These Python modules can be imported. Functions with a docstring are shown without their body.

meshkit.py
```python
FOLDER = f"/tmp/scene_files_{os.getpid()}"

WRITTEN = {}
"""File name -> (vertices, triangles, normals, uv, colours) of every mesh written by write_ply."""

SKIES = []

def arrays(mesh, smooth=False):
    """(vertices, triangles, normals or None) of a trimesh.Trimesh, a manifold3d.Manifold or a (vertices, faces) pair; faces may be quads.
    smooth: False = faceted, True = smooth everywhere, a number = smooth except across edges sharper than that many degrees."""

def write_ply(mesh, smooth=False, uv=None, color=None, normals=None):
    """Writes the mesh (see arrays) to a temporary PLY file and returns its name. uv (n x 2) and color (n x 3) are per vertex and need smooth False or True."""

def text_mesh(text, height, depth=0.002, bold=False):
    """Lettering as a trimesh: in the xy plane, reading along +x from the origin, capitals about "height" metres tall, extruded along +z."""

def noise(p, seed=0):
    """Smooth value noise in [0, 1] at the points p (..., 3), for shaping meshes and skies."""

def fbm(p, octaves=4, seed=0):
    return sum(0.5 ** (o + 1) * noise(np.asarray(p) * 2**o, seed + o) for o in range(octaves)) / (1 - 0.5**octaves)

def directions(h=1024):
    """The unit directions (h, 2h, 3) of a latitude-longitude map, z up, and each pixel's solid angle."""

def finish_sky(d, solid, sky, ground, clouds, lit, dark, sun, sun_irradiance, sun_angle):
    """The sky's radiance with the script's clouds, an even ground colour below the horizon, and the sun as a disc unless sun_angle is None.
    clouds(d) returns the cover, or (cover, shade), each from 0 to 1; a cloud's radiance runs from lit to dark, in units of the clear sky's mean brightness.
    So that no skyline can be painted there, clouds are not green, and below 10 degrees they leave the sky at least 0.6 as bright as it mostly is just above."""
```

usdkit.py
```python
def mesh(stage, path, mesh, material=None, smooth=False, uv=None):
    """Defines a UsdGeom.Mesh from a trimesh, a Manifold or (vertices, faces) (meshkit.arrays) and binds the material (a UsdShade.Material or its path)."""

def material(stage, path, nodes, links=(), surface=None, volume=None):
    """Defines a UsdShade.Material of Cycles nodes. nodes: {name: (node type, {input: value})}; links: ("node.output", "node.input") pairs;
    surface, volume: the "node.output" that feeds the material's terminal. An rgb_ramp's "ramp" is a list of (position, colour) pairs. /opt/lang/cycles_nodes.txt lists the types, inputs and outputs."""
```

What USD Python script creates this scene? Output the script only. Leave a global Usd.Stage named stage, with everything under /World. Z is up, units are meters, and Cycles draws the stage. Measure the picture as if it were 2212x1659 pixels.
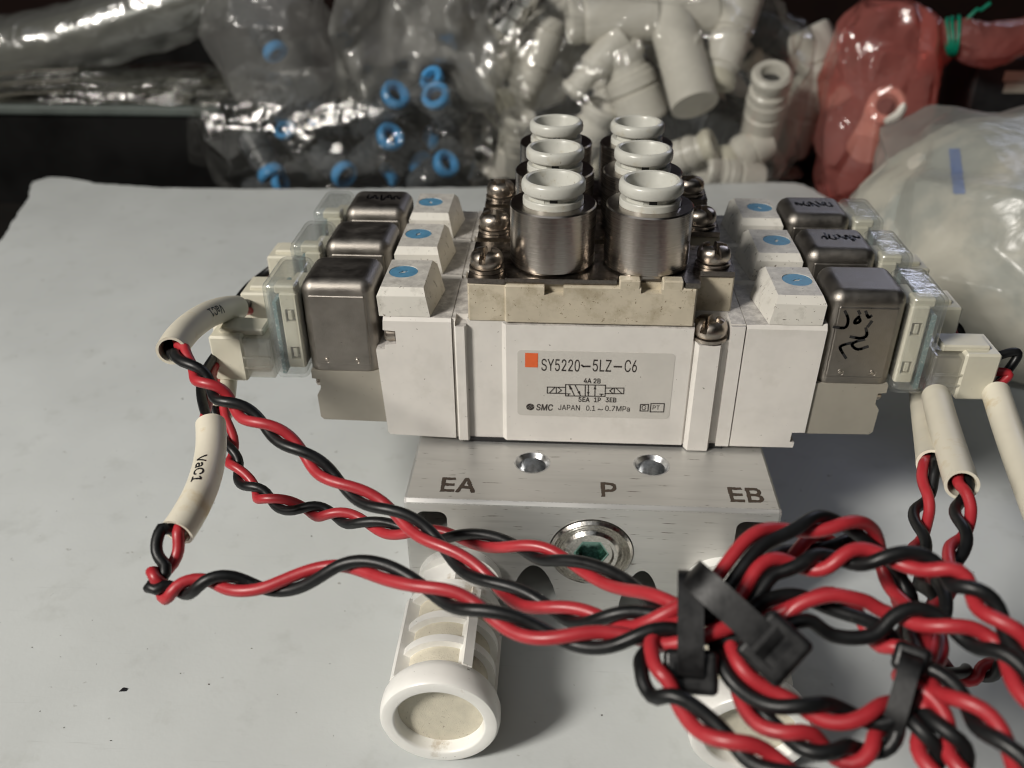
import math, random
import numpy as np, trimesh, manifold3d as m3, meshkit, usdkit
from pxr import Usd, UsdGeom, UsdLux, UsdShade, Gf, Sdf
from scipy.interpolate import CubicSpline, PchipInterpolator
from shapely.geometry import Polygon, box as sbox
from shapely.ops import unary_union

stage = Usd.Stage.CreateInMemory()
UsdGeom.SetStageUpAxis(stage, "Z"); UsdGeom.SetStageMetersPerUnit(stage, 1.0)
UsdGeom.Xform.Define(stage, "/World"); UsdGeom.Scope.Define(stage, "/World/Looks")
MM = 0.001
# ------------------------------------------------------------------ camera (lengths below are millimetres)
EYE = np.array([-7.18, -152.35, 130.06])
PITCH, YAW, ROLL = math.radians(31.356), math.radians(-3.374), math.radians(-0.2826)
FPX = 1914.9                                                     # focal length over a 2212 wide picture
_c, _s = math.cos(PITCH), math.sin(PITCH)
FWD = np.array([math.sin(YAW)*_c, math.cos(YAW)*_c, -_s])
_r = np.array([math.cos(YAW), -math.sin(YAW), 0]); _u = np.cross(_r, FWD)
RIGHT = math.cos(ROLL)*_r + math.sin(ROLL)*_u; UP = -math.sin(ROLL)*_r + math.cos(ROLL)*_u
cam = UsdGeom.Camera.Define(stage, "/World/camera")
cam.CreateHorizontalApertureAttr(36.0); cam.CreateFocalLengthAttr(36.0*FPX/2212)
cam.CreateFStopAttr(23.0); cam.CreateFocusDistanceAttr(0.152); cam.CreateClippingRangeAttr(Gf.Vec2f(0.005, 50))
cam.CreateExposureAttr(0.0)
mt = Gf.Matrix4d(); mt.SetRow(0, Gf.Vec4d(*RIGHT, 0)); mt.SetRow(1, Gf.Vec4d(*UP, 0)); mt.SetRow(2, Gf.Vec4d(*(-FWD), 0)); mt.SetRow(3, Gf.Vec4d(*(EYE*MM), 1))
UsdGeom.Xformable(cam).AddTransformOp().Set(mt)

# ------------------------------------------------------------------ lamps
def lamp(name, pos, target, w, h, power, color):
    L = UsdLux.RectLight.Define(stage, "/World/" + name)
    L.CreateWidthAttr(w*MM); L.CreateHeightAttr(h*MM); L.CreateIntensityAttr(power); L.CreateColorAttr(Gf.Vec3f(*color)); L.CreateNormalizeAttr(True)
    p, t = np.array(pos, float), np.array(target, float)
    z = (p - t)/np.linalg.norm(p - t); x = np.cross([0, 0, 1], z); x /= np.linalg.norm(x); y = np.cross(z, x)
    m = Gf.Matrix4d(); m.SetRow(0, Gf.Vec4d(*x, 0)); m.SetRow(1, Gf.Vec4d(*y, 0)); m.SetRow(2, Gf.Vec4d(*z, 0)); m.SetRow(3, Gf.Vec4d(*(p*MM), 1))
    UsdGeom.Xformable(L).AddTransformOp().Set(m)
lamp("key_lamp", (-520, -440, 530), (0, 20, 20), 150, 190, 2.5, (1.0, 0.95, 0.875))
lamp("window_lamp", (430, 760, 420), (30, 20, 40), 420, 260, 0.62, (0.76, 0.80, 1.0))
lamp("ceiling_lamp", (-250, -350, 950), (0, 60, 0), 900, 900, 0.34, (0.92, 0.96, 1.0))

# ------------------------------------------------------------------ helpers
used = {}
def numbered(path):
    n = used.get(path, 0); used[path] = n + 1
    return path if n == 0 else f"{path}_{n:03d}"
def tag(prim, label=None, category=None, group=None, kind=None):
    for k, v in (("label", label), ("category", category), ("group", group), ("kind", kind)):
        if v: prim.SetCustomDataByKey(k, v)
    return prim
def tm(mesh):
    if hasattr(mesh, "to_mesh"):
        q = mesh.to_mesh(); return trimesh.Trimesh(np.array(q.vert_properties[:, :3]), np.array(q.tri_verts), process=False)
    return mesh
def obj(name, mesh, mat, parent=None, smooth=35, **kw):
    base = (str(parent.GetPath()) if parent else "/World") + "/" + name
    if isinstance(mesh, (list, tuple)): mesh = trimesh.util.concatenate([tm(x) for x in mesh])
    mesh = tm(mesh).copy(); mesh.apply_scale(MM)
    p = usdkit.mesh(stage, numbered(base), mesh, M[mat], smooth=smooth).GetPrim()
    return tag(p, **kw)
def thing(name, label, category, **kw):
    return tag(UsdGeom.Xform.Define(stage, numbered("/World/" + name)).GetPrim(), label, category, **kw)
def ray(u, v): r = FPX*FWD + (u - 1106)*RIGHT - (v - 829.5)*UP; return r/np.linalg.norm(r)
def at(u, v, d): return EYE + ray(u, v)*d                           # a point d mm from the eye
def aty(u, v, y): r = ray(u, v); return EYE + r*((y - EYE[1])/r[1])  # a point on the plane y
def atz(u, v, z): r = ray(u, v); return EYE + r*((z - EYE[2])/r[2])

def solid(mesh): return m3.Manifold(m3.Mesh(np.asarray(mesh.vertices, np.float32), np.asarray(mesh.faces, np.uint32)))
def box(x0, x1, y0, y1, z0, z1): return m3.Manifold.cube([x1-x0, y1-y0, z1-z0]).translate([x0, y0, z0])
def hull(pts): return m3.Manifold.hull_points([list(map(float, p)) for p in pts])
def rbox(x0, x1, y0, y1, z0, z1, r=0.4, seg=12):
    b = m3.Manifold.sphere(r, seg)
    return m3.Manifold.batch_hull([b.translate([x, y, z]) for x in (x0+r, x1-r) for y in (y0+r, y1-r) for z in (z0+r, z1-r)])
def cbox(x0, x1, y0, y1, z0, z1, c=0.25):                             # chamfered box
    P = []
    for x, sx in ((x0, 1), (x1, -1)):
        for y, sy in ((y0, 1), (y1, -1)):
            for z, sz in ((z0, 1), (z1, -1)):
                P += [(x+sx*c, y+sy*c, z), (x+sx*c, y, z+sz*c), (x, y+sy*c, z+sz*c)]
    return hull(P)
def prism_xz(poly, y0, y1):                                           # outline in x, z pushed along y
    q = m3.CrossSection([poly if Polygon(poly).exterior.is_ccw else poly[::-1]]).extrude(y1 - y0)
    return q.rotate([90, 0, 0]).translate([0, y1, 0])
def prism_xy(poly, z0, z1):
    return m3.CrossSection([poly if Polygon(poly).exterior.is_ccw else poly[::-1]]).extrude(z1 - z0).translate([0, 0, z0])
def lathe(profile, seg=48): return trimesh.creation.revolve(np.array(profile, float), sections=seg)
def cyl(r, z0, z1, seg=40, r2=None): return m3.Manifold.cylinder(z1 - z0, r, r if r2 is None else r2, seg).translate([0, 0, z0])
def aim(mesh, p0, p1):                                                # +z turned along p0 -> p1, origin at p0
    mesh = tm(mesh).copy(); d = np.array(p1, float) - p0; d /= np.linalg.norm(d)
    T = trimesh.geometry.align_vectors([0, 0, 1], d); T[:3, 3] = p0; mesh.apply_transform(T); return mesh
def move(mesh, x, y, z): mesh = tm(mesh).copy(); mesh.apply_translation([x, y, z]); return mesh
def sweep(P, r, sides=14, caps=True):
    P = np.asarray(P, float); n = len(P); R = np.broadcast_to(np.asarray(r, float), (n,))
    T = np.gradient(P, axis=0); T /= np.linalg.norm(T, axis=1, keepdims=True)
    a = np.cross(T[0], [0.3, 0.5, 0.81]); a /= np.linalg.norm(a); A = []
    for t in T:
        a = a - t*(a @ t); a /= np.linalg.norm(a); A.append(a)
    A = np.array(A); B = np.cross(T, A); ang = np.arange(sides)*2*np.pi/sides
    V = (P[:, None] + R[:, None, None]*(np.cos(ang)[None, :, None]*A[:, None] + np.sin(ang)[None, :, None]*B[:, None])).reshape(-1, 3)
    i, j = np.meshgrid(np.arange(n-1), np.arange(sides), indexing="ij"); i, j = i.ravel(), j.ravel(); k = (j+1) % sides
    F = np.vstack([np.c_[i*sides+j, i*sides+k, (i+1)*sides+k], np.c_[i*sides+j, (i+1)*sides+k, (i+1)*sides+j]])
    if caps:
        V = np.vstack([V, P[0], P[-1]]); j = np.arange(sides); k = (j+1) % sides
        F = np.vstack([F, np.c_[np.full(sides, n*sides), k, j], np.c_[np.full(sides, n*sides+1), (n-1)*sides+j, (n-1)*sides+k]])
    return trimesh.Trimesh(V, F, process=False)
def text(s, h, depth=0.06, sx=1.0, bold=False, slant=0.0):
    t = meshkit.text_mesh(s, h, depth, bold)
    t.vertices = np.c_[t.vertices[:, 0]*sx + slant*t.vertices[:, 1], t.vertices[:, 1], t.vertices[:, 2]]; return t
def on_front(t, x, z, y):                                             # lettering stood up on a face that looks to -y
    v = t.vertices; q = t.copy(); q.vertices = np.c_[v[:, 0] + x, y - v[:, 2], v[:, 1] + z]; return q
def bar2(p, q, w, depth=0.06):                                        # a printed line, in the xy plane
    p, q = np.array(p, float), np.array(q, float); d = (q-p)/np.linalg.norm(q-p); n = np.array([-d[1], d[0]])*w/2; e = d*w/2
    return trimesh.creation.extrude_polygon(Polygon([p-e+n, p-e-n, q+e-n, q+e+n]), depth)
def round_off(L):
    P = np.array(L, float)
    for _ in range(2 if len(P) > 2 else 0):
        q = np.empty((2*len(P)-2, 2)); q[0::2] = P[:-1]*0.75 + P[1:]*0.25; q[1::2] = P[:-1]*0.25 + P[1:]*0.75; P = np.vstack([P[:1], q[1:-1], P[-1:]])
    return [tuple(p) for p in P]
def strokes(lines, w=0.35):
    return trimesh.util.concatenate([bar2(a, b, w) for L in lines for a, b in zip(L[:-1], L[1:])])

# ------------------------------------------------------------------ materials
M = {}
def base_nodes(scale=(1000, 1000, 1000)):
    return {"g": ("geometry", {}), "mp": ("mapping", {"scale": scale})}, [("g.position", "mp.vector")]
def surface(name, col, rough=0.4, var=0.12, vscale=0.3, speck=0.0, sscale=1.5, scol=(0.10, 0.08, 0.06), metallic=0.0, bump=0.0, bscale=4, stretch=(1, 1, 1), rvar=0.08, stain=None, dust=0.0, scratch=0.0, **kw):
    n, l = base_nodes(tuple(1000*s for s in stretch))
    c = np.array(col, float)
    n["v"] = ("noise_texture", {"scale": vscale, "detail": 5.0, "roughness": 0.6})
    n["r"] = ("rgb_ramp", {"ramp": [(0.3, tuple(c*(1-var))), (0.7, tuple(np.minimum(c*(1+var*0.6), 0.95)))]})
    n["rr"] = ("map_range", {"from_min": 0.3, "from_max": 0.7, "to_min": rough-rvar, "to_max": rough+rvar})
    n["p"] = ("principled_bsdf", {"metallic": metallic, **kw})
    l += [("mp.vector", "v.vector"), ("v.fac", "r.fac"), ("v.fac", "rr.value"), ("rr.result", "p.roughness")]
    out = "r.color"
    if stain:
        sc, lo, hi, tint = stain
        n["st"] = ("noise_texture", {"scale": sc, "detail": 6.0, "roughness": 0.65}); n["sr"] = ("rgb_ramp", {"ramp": [(lo, (0, 0, 0)), (hi, (1, 1, 1))]})
        n["sm"] = ("mix", {"color2": tint}); l += [("mp.vector", "st.vector"), ("st.fac", "sr.fac"), ("sr.color", "sm.fac"), (out, "sm.color1")]; out = "sm.color"
    if speck:
        n["s"] = ("noise_texture", {"scale": sscale, "detail": 3.0, "roughness": 0.6}); n["sp"] = ("rgb_ramp", {"ramp": [(0.5+speck, (0, 0, 0)), (0.545+speck, (0.85, 0.85, 0.85))]})
        n["mx"] = ("mix", {"color2": scol}); l += [("mp.vector", "s.vector"), ("s.fac", "sp.fac"), ("sp.color", "mx.fac"), (out, "mx.color1")]; out = "mx.color"
    if dust:                                                             # settled dust on faces that look up
        n["gn"] = ("separate_xyz", {}); n["dz"] = ("map_range", {"from_min": 0.75, "from_max": 0.97, "to_min": 0.0, "to_max": dust, "clamp": True})
        n["dn"] = ("noise_texture", {"scale": 0.5, "detail": 5.0, "roughness": 0.7}); n["dr"] = ("rgb_ramp", {"ramp": [(0.35, (0.25, 0.25, 0.25)), (0.6, (1, 1, 1))]}); n["dm"] = ("math", {"math_type": "multiply"}); n["dx"] = ("mix", {"color2": (0.27, 0.255, 0.245)})
        l += [("g.normal", "gn.vector"), ("gn.z", "dz.value"), ("mp.vector", "dn.vector"), ("dn.fac", "dr.fac"), ("dz.result", "dm.value1"), ("dr.color", "dm.value2"), ("dm.value", "dx.fac"), (out, "dx.color1")]; out = "dx.color"
    if scratch:
        n["sc1"] = ("mapping", {"scale": (40, 1500, 1000), "rotation": (0, 0, 0.5)}); n["sn"] = ("noise_texture", {"scale": 1.0, "detail": 3.0, "distortion": 1.2}); n["sr1"] = ("rgb_ramp", {"ramp": [(0.69, (0, 0, 0)), (0.75, (scratch,)*3)]}); n["sx"] = ("mix", {"color2": tuple(c*0.6)})
        l += [("g.position", "sc1.vector"), ("sc1.vector", "sn.vector"), ("sn.fac", "sr1.fac"), ("sr1.color", "sx.fac"), (out, "sx.color1")]; out = "sx.color"
    l.append((out, "p.base_color"))
    if bump:
        n["bn"] = ("noise_texture", {"scale": bscale, "detail": 3.0}); n["b"] = ("bump", {"strength": bump, "distance": 0.0002})
        l += [("mp.vector", "bn.vector"), ("bn.fac", "b.height"), ("b.normal", "p.normal")]
    M[name] = usdkit.material(stage, "/World/Looks/" + name, n, l, surface="p.BSDF")
def film(name, tint=(1, 1, 1), milk=0.08, milkcol=(0.8, 0.8, 0.8), rough=0.12, bscale=0.12, bump=0.6, spec=1.0):
    n, l = base_nodes()
    n["w"] = ("noise_texture", {"scale": bscale, "detail": 4.0, "roughness": 0.55, "distortion": 0.8})
    n["b"] = ("bump", {"strength": bump, "distance": 0.004})
    n["f"] = ("layer_weight", {"blend": 0.5}); n["fp"] = ("math", {"math_type": "power", "value2": 3.5}); n["fm"] = ("math", {"math_type": "multiply_add", "value2": 0.55*spec, "value3": 0.045*spec, "use_clamp": True})
    n["t"] = ("transparent_bsdf", {"color": tint}); n["gl"] = ("glossy_bsdf", {"color": (1, 1, 1), "roughness": rough})
    n["d"] = ("diffuse_bsdf", {"color": milkcol}); n["tl"] = ("translucent_bsdf", {"color": milkcol}); n["dt"] = ("mix_closure", {"fac": 0.45})
    n["m1"] = ("mix_closure", {"fac": milk}); n["m2"] = ("mix_closure", {})
    l += [("mp.vector", "w.vector"), ("w.fac", "b.height"), ("b.normal", "f.normal"), ("b.normal", "gl.normal"), ("b.normal", "d.normal"), ("d.BSDF", "dt.closure1"), ("tl.BSDF", "dt.closure2"),
          ("t.BSDF", "m1.closure1"), ("dt.closure", "m1.closure2"), ("f.facing", "fp.value1"), ("fp.value", "fm.value1"), ("fm.value", "m2.fac"), ("m1.closure", "m2.closure1"), ("gl.BSDF", "m2.closure2")]
    M[name] = usdkit.material(stage, "/World/Looks/" + name, n, [x for x in l if not x[1].startswith("f.normal")] + [("b.normal", "f.normal")], surface="m2.closure")

surface("table_white", (0.565, 0.59, 0.585), 0.42, 0.06, 0.03, speck=0.20, sscale=0.28, scol=(0.30, 0.30, 0.28), bump=0.12, bscale=1.2, stain=(0.09, 0.56, 0.78, (0.47, 0.49, 0.475)), scratch=0.22)
surface("table_edge", (0.42, 0.40, 0.36), 0.8, 0.2)
surface("bench_dark", (0.008, 0.007, 0.006), 0.7, 0.3, 0.05, specular_ior_level=0.2)
surface("backdrop_dark", (0.012, 0.006, 0.005), 0.8, 0.3, 0.02, specular_ior_level=0.1)
surface("white_plastic", (0.68, 0.655, 0.615), 0.36, 0.07, 0.12, speck=0.195, sscale=1.1, bump=0.05, bscale=6, stain=(0.16, 0.55, 0.75, (0.60, 0.575, 0.53)), dust=0.8)
surface("block_plastic", (0.66, 0.64, 0.585), 0.40, 0.06, 0.15, speck=0.15, sscale=1.3, bump=0.05, bscale=6, stain=(0.3, 0.55, 0.7, (0.50, 0.48, 0.43)), dust=0.55)
surface("yellowed_plastic", (0.52, 0.465, 0.36), 0.42, 0.12, 0.2, stain=(0.25, 0.5, 0.7, (0.36, 0.31, 0.22)), speck=0.15, sscale=1.5, scol=(0.16, 0.12, 0.07), bump=0.05, bscale=6)
surface("grey_plastic", (0.30, 0.28, 0.235), 0.45, 0.08, 0.2, speck=0.2)
surface("cream_plastic", (0.60, 0.575, 0.47), 0.42, 0.05, 0.2, speck=0.21)
surface("ring_plastic", (0.52, 0.52, 0.475), 0.30, 0.05, 0.3, speck=0.20, sscale=1.4, stain=(0.35, 0.56, 0.68, (0.47, 0.45, 0.38)))
surface("silencer_plastic", (0.80, 0.795, 0.76), 0.33, 0.04, 0.15, speck=0.2, sscale=1.2, stain=(0.14, 0.62, 0.72, (0.55, 0.50, 0.42)))
surface("silencer_felt", (0.62, 0.58, 0.47), 0.85, 0.10, 0.5, speck=0.16, sscale=2.2, scol=(0.30, 0.26, 0.2), bump=0.5, bscale=5)
surface("blue_button", (0.09, 0.245, 0.39), 0.40, 0.2, 0.8, speck=0.18)
surface("rubber_black", (0.012, 0.012, 0.013), 0.55, 0.3)
surface("red_wire", (0.38, 0.024, 0.032), 0.40, 0.12, 0.3, speck=0.20, sscale=1.2, scol=(0.22, 0.03, 0.03), bump=0.08, bscale=1.5)
surface("black_wire", (0.008, 0.0085, 0.009), 0.40, 0.35, 0.3, speck=0.17, sscale=1.4, scol=(0.035, 0.033, 0.03), bump=0.08, bscale=1.5, specular_ior_level=0.35)
surface("sleeve_white", (0.67, 0.63, 0.52), 0.42, 0.06, 0.12, stain=(0.12, 0.58, 0.72, (0.55, 0.44, 0.26)))
surface("tie_black", (0.009, 0.009, 0.0095), 0.42, 0.5, 0.5, bump=0.08, bscale=2, specular_ior_level=0.4, rvar=0.12)
surface("ink", (0.035, 0.028, 0.024), 0.6, 0.3, 1.5)
surface("marker", (0.012, 0.012, 0.014), 0.35, 0.3)
surface("stamp_ink", (0.055, 0.038, 0.026), 0.6, 0.3, 1.2)
surface("label_film", (0.545, 0.525, 0.485), 0.32, 0.04, 0.15, speck=0.235)
surface("orange_print", (0.72, 0.13, 0.035), 0.45, 0.08, 0.6)
surface("aluminium", (0.61, 0.605, 0.585), 0.42, 0.08, 0.5, metallic=0.75, speck=0.16, sscale=1.5, scol=(0.12, 0.10, 0.08), bump=0.10, bscale=2.5, stretch=(0.12, 1, 1.6))
surface("aluminium_cut", (0.86, 0.85, 0.83), 0.28, 0.1, 1.2, metallic=0.85, stretch=(2, 0.2, 0.2), bump=0.2, bscale=2)
surface("nickel", (0.43, 0.395, 0.36), 0.25, 0.04, 0.8, metallic=1.0, stretch=(0.1, 0.1, 6.0), bump=0.014, bscale=2.0, rvar=0.03)
surface("can_steel", (0.30, 0.278, 0.25), 0.44, 0.15, 0.3, metallic=1.0, bump=0.22, bscale=7, speck=0.22)
surface("plate_steel", (0.24, 0.215, 0.19), 0.30, 0.15, 0.4, metallic=1.0, bump=0.06, bscale=3)
surface("screw_steel", (0.46, 0.41, 0.355), 0.36, 0.15, 0.8, metallic=1.0)
surface("zinc_plug", (0.62, 0.60, 0.56), 0.26, 0.15, 0.6, metallic=1.0, bump=0.2, bscale=2)
surface("socket_green", (0.28, 0.47, 0.41), 0.2, 0.3, 0.8, metallic=1.0)
surface("hole_metal", (0.66, 0.67, 0.68), 0.3, 0.2, 0.5, metallic=1.0)
surface("board_teal", (0.17, 0.27, 0.28), 0.5, 0.3, 1.5, speck=0.08, sscale=2.5, scol=(0.62, 0.66, 0.64))
film("clear_plastic", (0.97, 0.975, 0.97), 0.08, (0.66, 0.68, 0.67), 0.12, 0.4, 0.08, 1.1)
film("socket_clear", (0.9, 0.9, 0.88), 0.32, (0.60, 0.58, 0.52), 0.15, 0.4, 0.03, 1.5)
film("bag_film", (0.97, 0.97, 0.96), 0.045, (0.66, 0.66, 0.62), 0.10, 0.09, 0.45, 1.5)
film("bag_film_grey", (0.92, 0.92, 0.91), 0.17, (0.58, 0.58, 0.56), 0.18, 0.06, 0.3, 1.2)
film("roll_film", (0.88, 0.90, 0.88), 0.22, (0.55, 0.57, 0.54), 0.17, 0.06, 0.5, 2.4)
film("mouth_film", (0.93, 0.93, 0.92), 0.26, (0.66, 0.66, 0.63), 0.14, 0.08, 0.5, 1.6)
film("red_film", (0.98, 0.66, 0.62), 0.30, (0.90, 0.36, 0.32), 0.14, 0.09, 0.4, 1.1)
film("milky_film", (0.93, 0.93, 0.91), 0.30, (0.74, 0.74, 0.70), 0.32, 0.05, 0.3, 0.9)
film("wrap_film", (0.86, 0.88, 0.86), 0.10, (0.42, 0.43, 0.40), 0.10, 0.10, 1.0, 2.6)
surface("fitting_white", (0.62, 0.60, 0.54), 0.35, 0.07, 0.1, speck=0.22, sscale=0.4)
surface("fitting_black", (0.05, 0.055, 0.06), 0.4, 0.2, 0.1)
surface("fitting_blue", (0.06, 0.27, 0.55), 0.35, 0.15, 0.2)
surface("tray_black", (0.004, 0.004, 0.004), 0.5, 0.3, 0.05, specular_ior_level=0.15)
surface("tray_rim", (0.07, 0.085, 0.078), 0.65, 0.3, 0.05)
surface("dark_parts", (0.07, 0.065, 0.05), 0.35, 0.5, 0.12)
surface("filling_cream", (0.60, 0.575, 0.50), 0.5, 0.12, 0.05, stain=(0.03, 0.48, 0.60, (0.34, 0.36, 0.33)))
surface("green_wire", (0.0, 0.20, 0.12), 0.4, 0.1)
surface("blue_stripe", (0.03, 0.12, 0.42), 0.4, 0.2, 0.1)
surface("chrome", (0.75, 0.74, 0.72), 0.15, 0.1, metallic=1.0)

# ------------------------------------------------------------------ the setting
rng = np.random.default_rng(7)
pts = [(-190, -170), (-205, 40), (-223, 157), (-238, 205), (-247, 226), (-243, 233), (-232, 232), (-217, 225), (-185, 221), (-153, 220.5), (-100, 223), (-50, 227), (0, 232), (52, 236.5), (85, 240), (97.5, 239.6), (103, 232), (107, 219), (113, 205), (135, 185), (200, 170), (300, 150), (320, -170)]
outline = Polygon(pts).buffer(-3, join_style=1).buffer(3, join_style=1).segmentize(2.5)
xy = np.array(outline.exterior.coords)[:-1]
xy = xy + (meshkit.fbm(np.c_[xy/4.0, np.zeros(len(xy))], 3, 5)[:, None]-0.5)*1.6
board = trimesh.creation.extrude_polygon(Polygon(xy), 19.6); board.apply_translation([0, 0, -19.6])
obj("table_board", board, "table_white", smooth=30, kind="structure")
obj("bench_top", box(-700, 700, -320, 700, -60, -20), "bench_dark", smooth=False, kind="structure")
obj("backdrop", box(-900, 900, 520, 530, -60, 330), "backdrop_dark", smooth=False, kind="structure")

# ------------------------------------------------------------------ the valve manifold
man = thing("valve_manifold", "manifold of three white solenoid valves bolted on an aluminium base block", "valve manifold")
# base block
BX0, BX1, BY0, BY1, BZ = -34.4, 33.5, -27.5, 64.0, 28.75
blk = cbox(BX0, BX1, BY0, BY1, 0, BZ, 0.55)
def slot(x0, x1, z0, z1, r, depth0=BY0-1, depth1=BY1+1):
    q = m3.CrossSection([[(x0+r, z0+r), (x1-r, z0+r), (x1-r, z1-r), (x0+r, z1-r)]]).offset(r, m3.JoinType.Round, 2, 24).extrude(depth1-depth0)
    return q.rotate([90, 0, 0]).translate([0, depth1, 0])
blk -= slot(-32.3, -26.6, 19.6, 26.2, 1.6); blk -= slot(25.8, 31.6, 19.6, 26.2, 1.6)
def arch(x0, x1, xp, top):                                            # lobed recess under the block, open to the table
    a = np.linspace(0, 1, 15); prof = [(x0 + (x1-x0)*t, top*(np.sin(np.pi*min(max(t, 0), 1))**0.55)) for t in a]
    return prism_xz([(x0, -1)] + prof + [(x1, -1)], BY0-1, BY0+60)
blk -= arch(-15.8, -5.4, 0, 14.0); blk -= arch(5.4, 14.2, 0, 13.6)
for hx, hy in ((-11.45, -15.1), (11.3, -14.7)):
    blk -= cyl(2.75, 15, 40).translate([hx, hy, 0]); blk -= cyl(2.75, BZ-0.75, BZ+0.01, r2=3.4).translate([hx, hy, 0])
blk -= cyl(7.9, -9, 1).rotate([90, 0, 0]).translate([0, BY0+0.2, 17.7])
base = obj("base_block", blk, "aluminium", man, smooth=30, label="brushed aluminium base block stamped with port letters")
edge = hull([(BX0+.2, BY0-0.03, BZ-0.75), (BX1-.2, BY0-0.03, BZ-0.75), (BX0+.2, BY0+0.62, BZ+0.03), (BX1-.2, BY0+0.62, BZ+0.03), (BX0+.2, BY0+.6, BZ-.7), (BX1-.2, BY0+.6, BZ-.7)])
obj("cut_edge", edge, "aluminium_cut", base, smooth=False)
for hx, hy in ((-11.45, -15.1), (11.3, -14.7)):
    obj("hole_lining", move(lathe([(2.75, -9), (2.72, -0.72), (3.32, -0.02), (3.5, 0.03), (3.42, 0.05), (3.25, 0.01), (2.62, -0.78), (2.62, -4.5), (0, -6.4)], 40), hx, hy, BZ), "hole_metal", base)
for s, x, y, h in (("EA", -28.5, -24.7, 4.0), ("P", 1.0, -24.7, 4.0), ("EB", 24.2, -25.0, 4.0)):
    t = text(s, h, 0.05, 0.97, True); t = trimesh.remesh.subdivide_to_size(t.vertices, t.faces, 0.35); t = trimesh.Trimesh(*t)
    t.vertices += (meshkit.noise(t.vertices*4.0, 3)[:, None]-0.5)*np.array([0.22, 0.22, 0])
    obj("port_letters", move(t, x, y, BZ+0.005), "stamp_ink", base, smooth=False)
# blanking plug in the middle port
ring = lathe([(7.7, -3), (7.7, 0.25), (7.2, 0.75), (6.9, 0.2), (6.6, 0.7), (6.3, 0.1), (6.0, 0.6), (5.7, 0.0), (5.3, 0.5), (4.9, 0.9), (4.2, 0.9), (3.9, 0.4), (3.9, -3)], 64)
T = trimesh.transformations.rotation_matrix(np.pi/2, [1, 0, 0]); ring.apply_transform(T); ring.apply_translation([0, BY0, 17.7])
plug = obj("port_plug", ring, "zinc_plug", man)
def socket_part(m): q = tm(m).copy(); q.apply_transform(T); q.apply_translation([0, BY0+2.9, 17.7]); return q
obj("socket_rim", socket_part((m3.CrossSection.circle(4.0, 48) - m3.CrossSection.circle(3.35, 6)).extrude(3.3)), "zinc_plug", plug, smooth=20)
obj("hex_socket", socket_part((m3.CrossSection.circle(3.33, 6) - m3.CrossSection.circle(2.95, 6)).extrude(3.15) + m3.Manifold.cylinder(0.6, 3.33, 3.33, 6)), "socket_green", plug, smooth=20)

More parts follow.
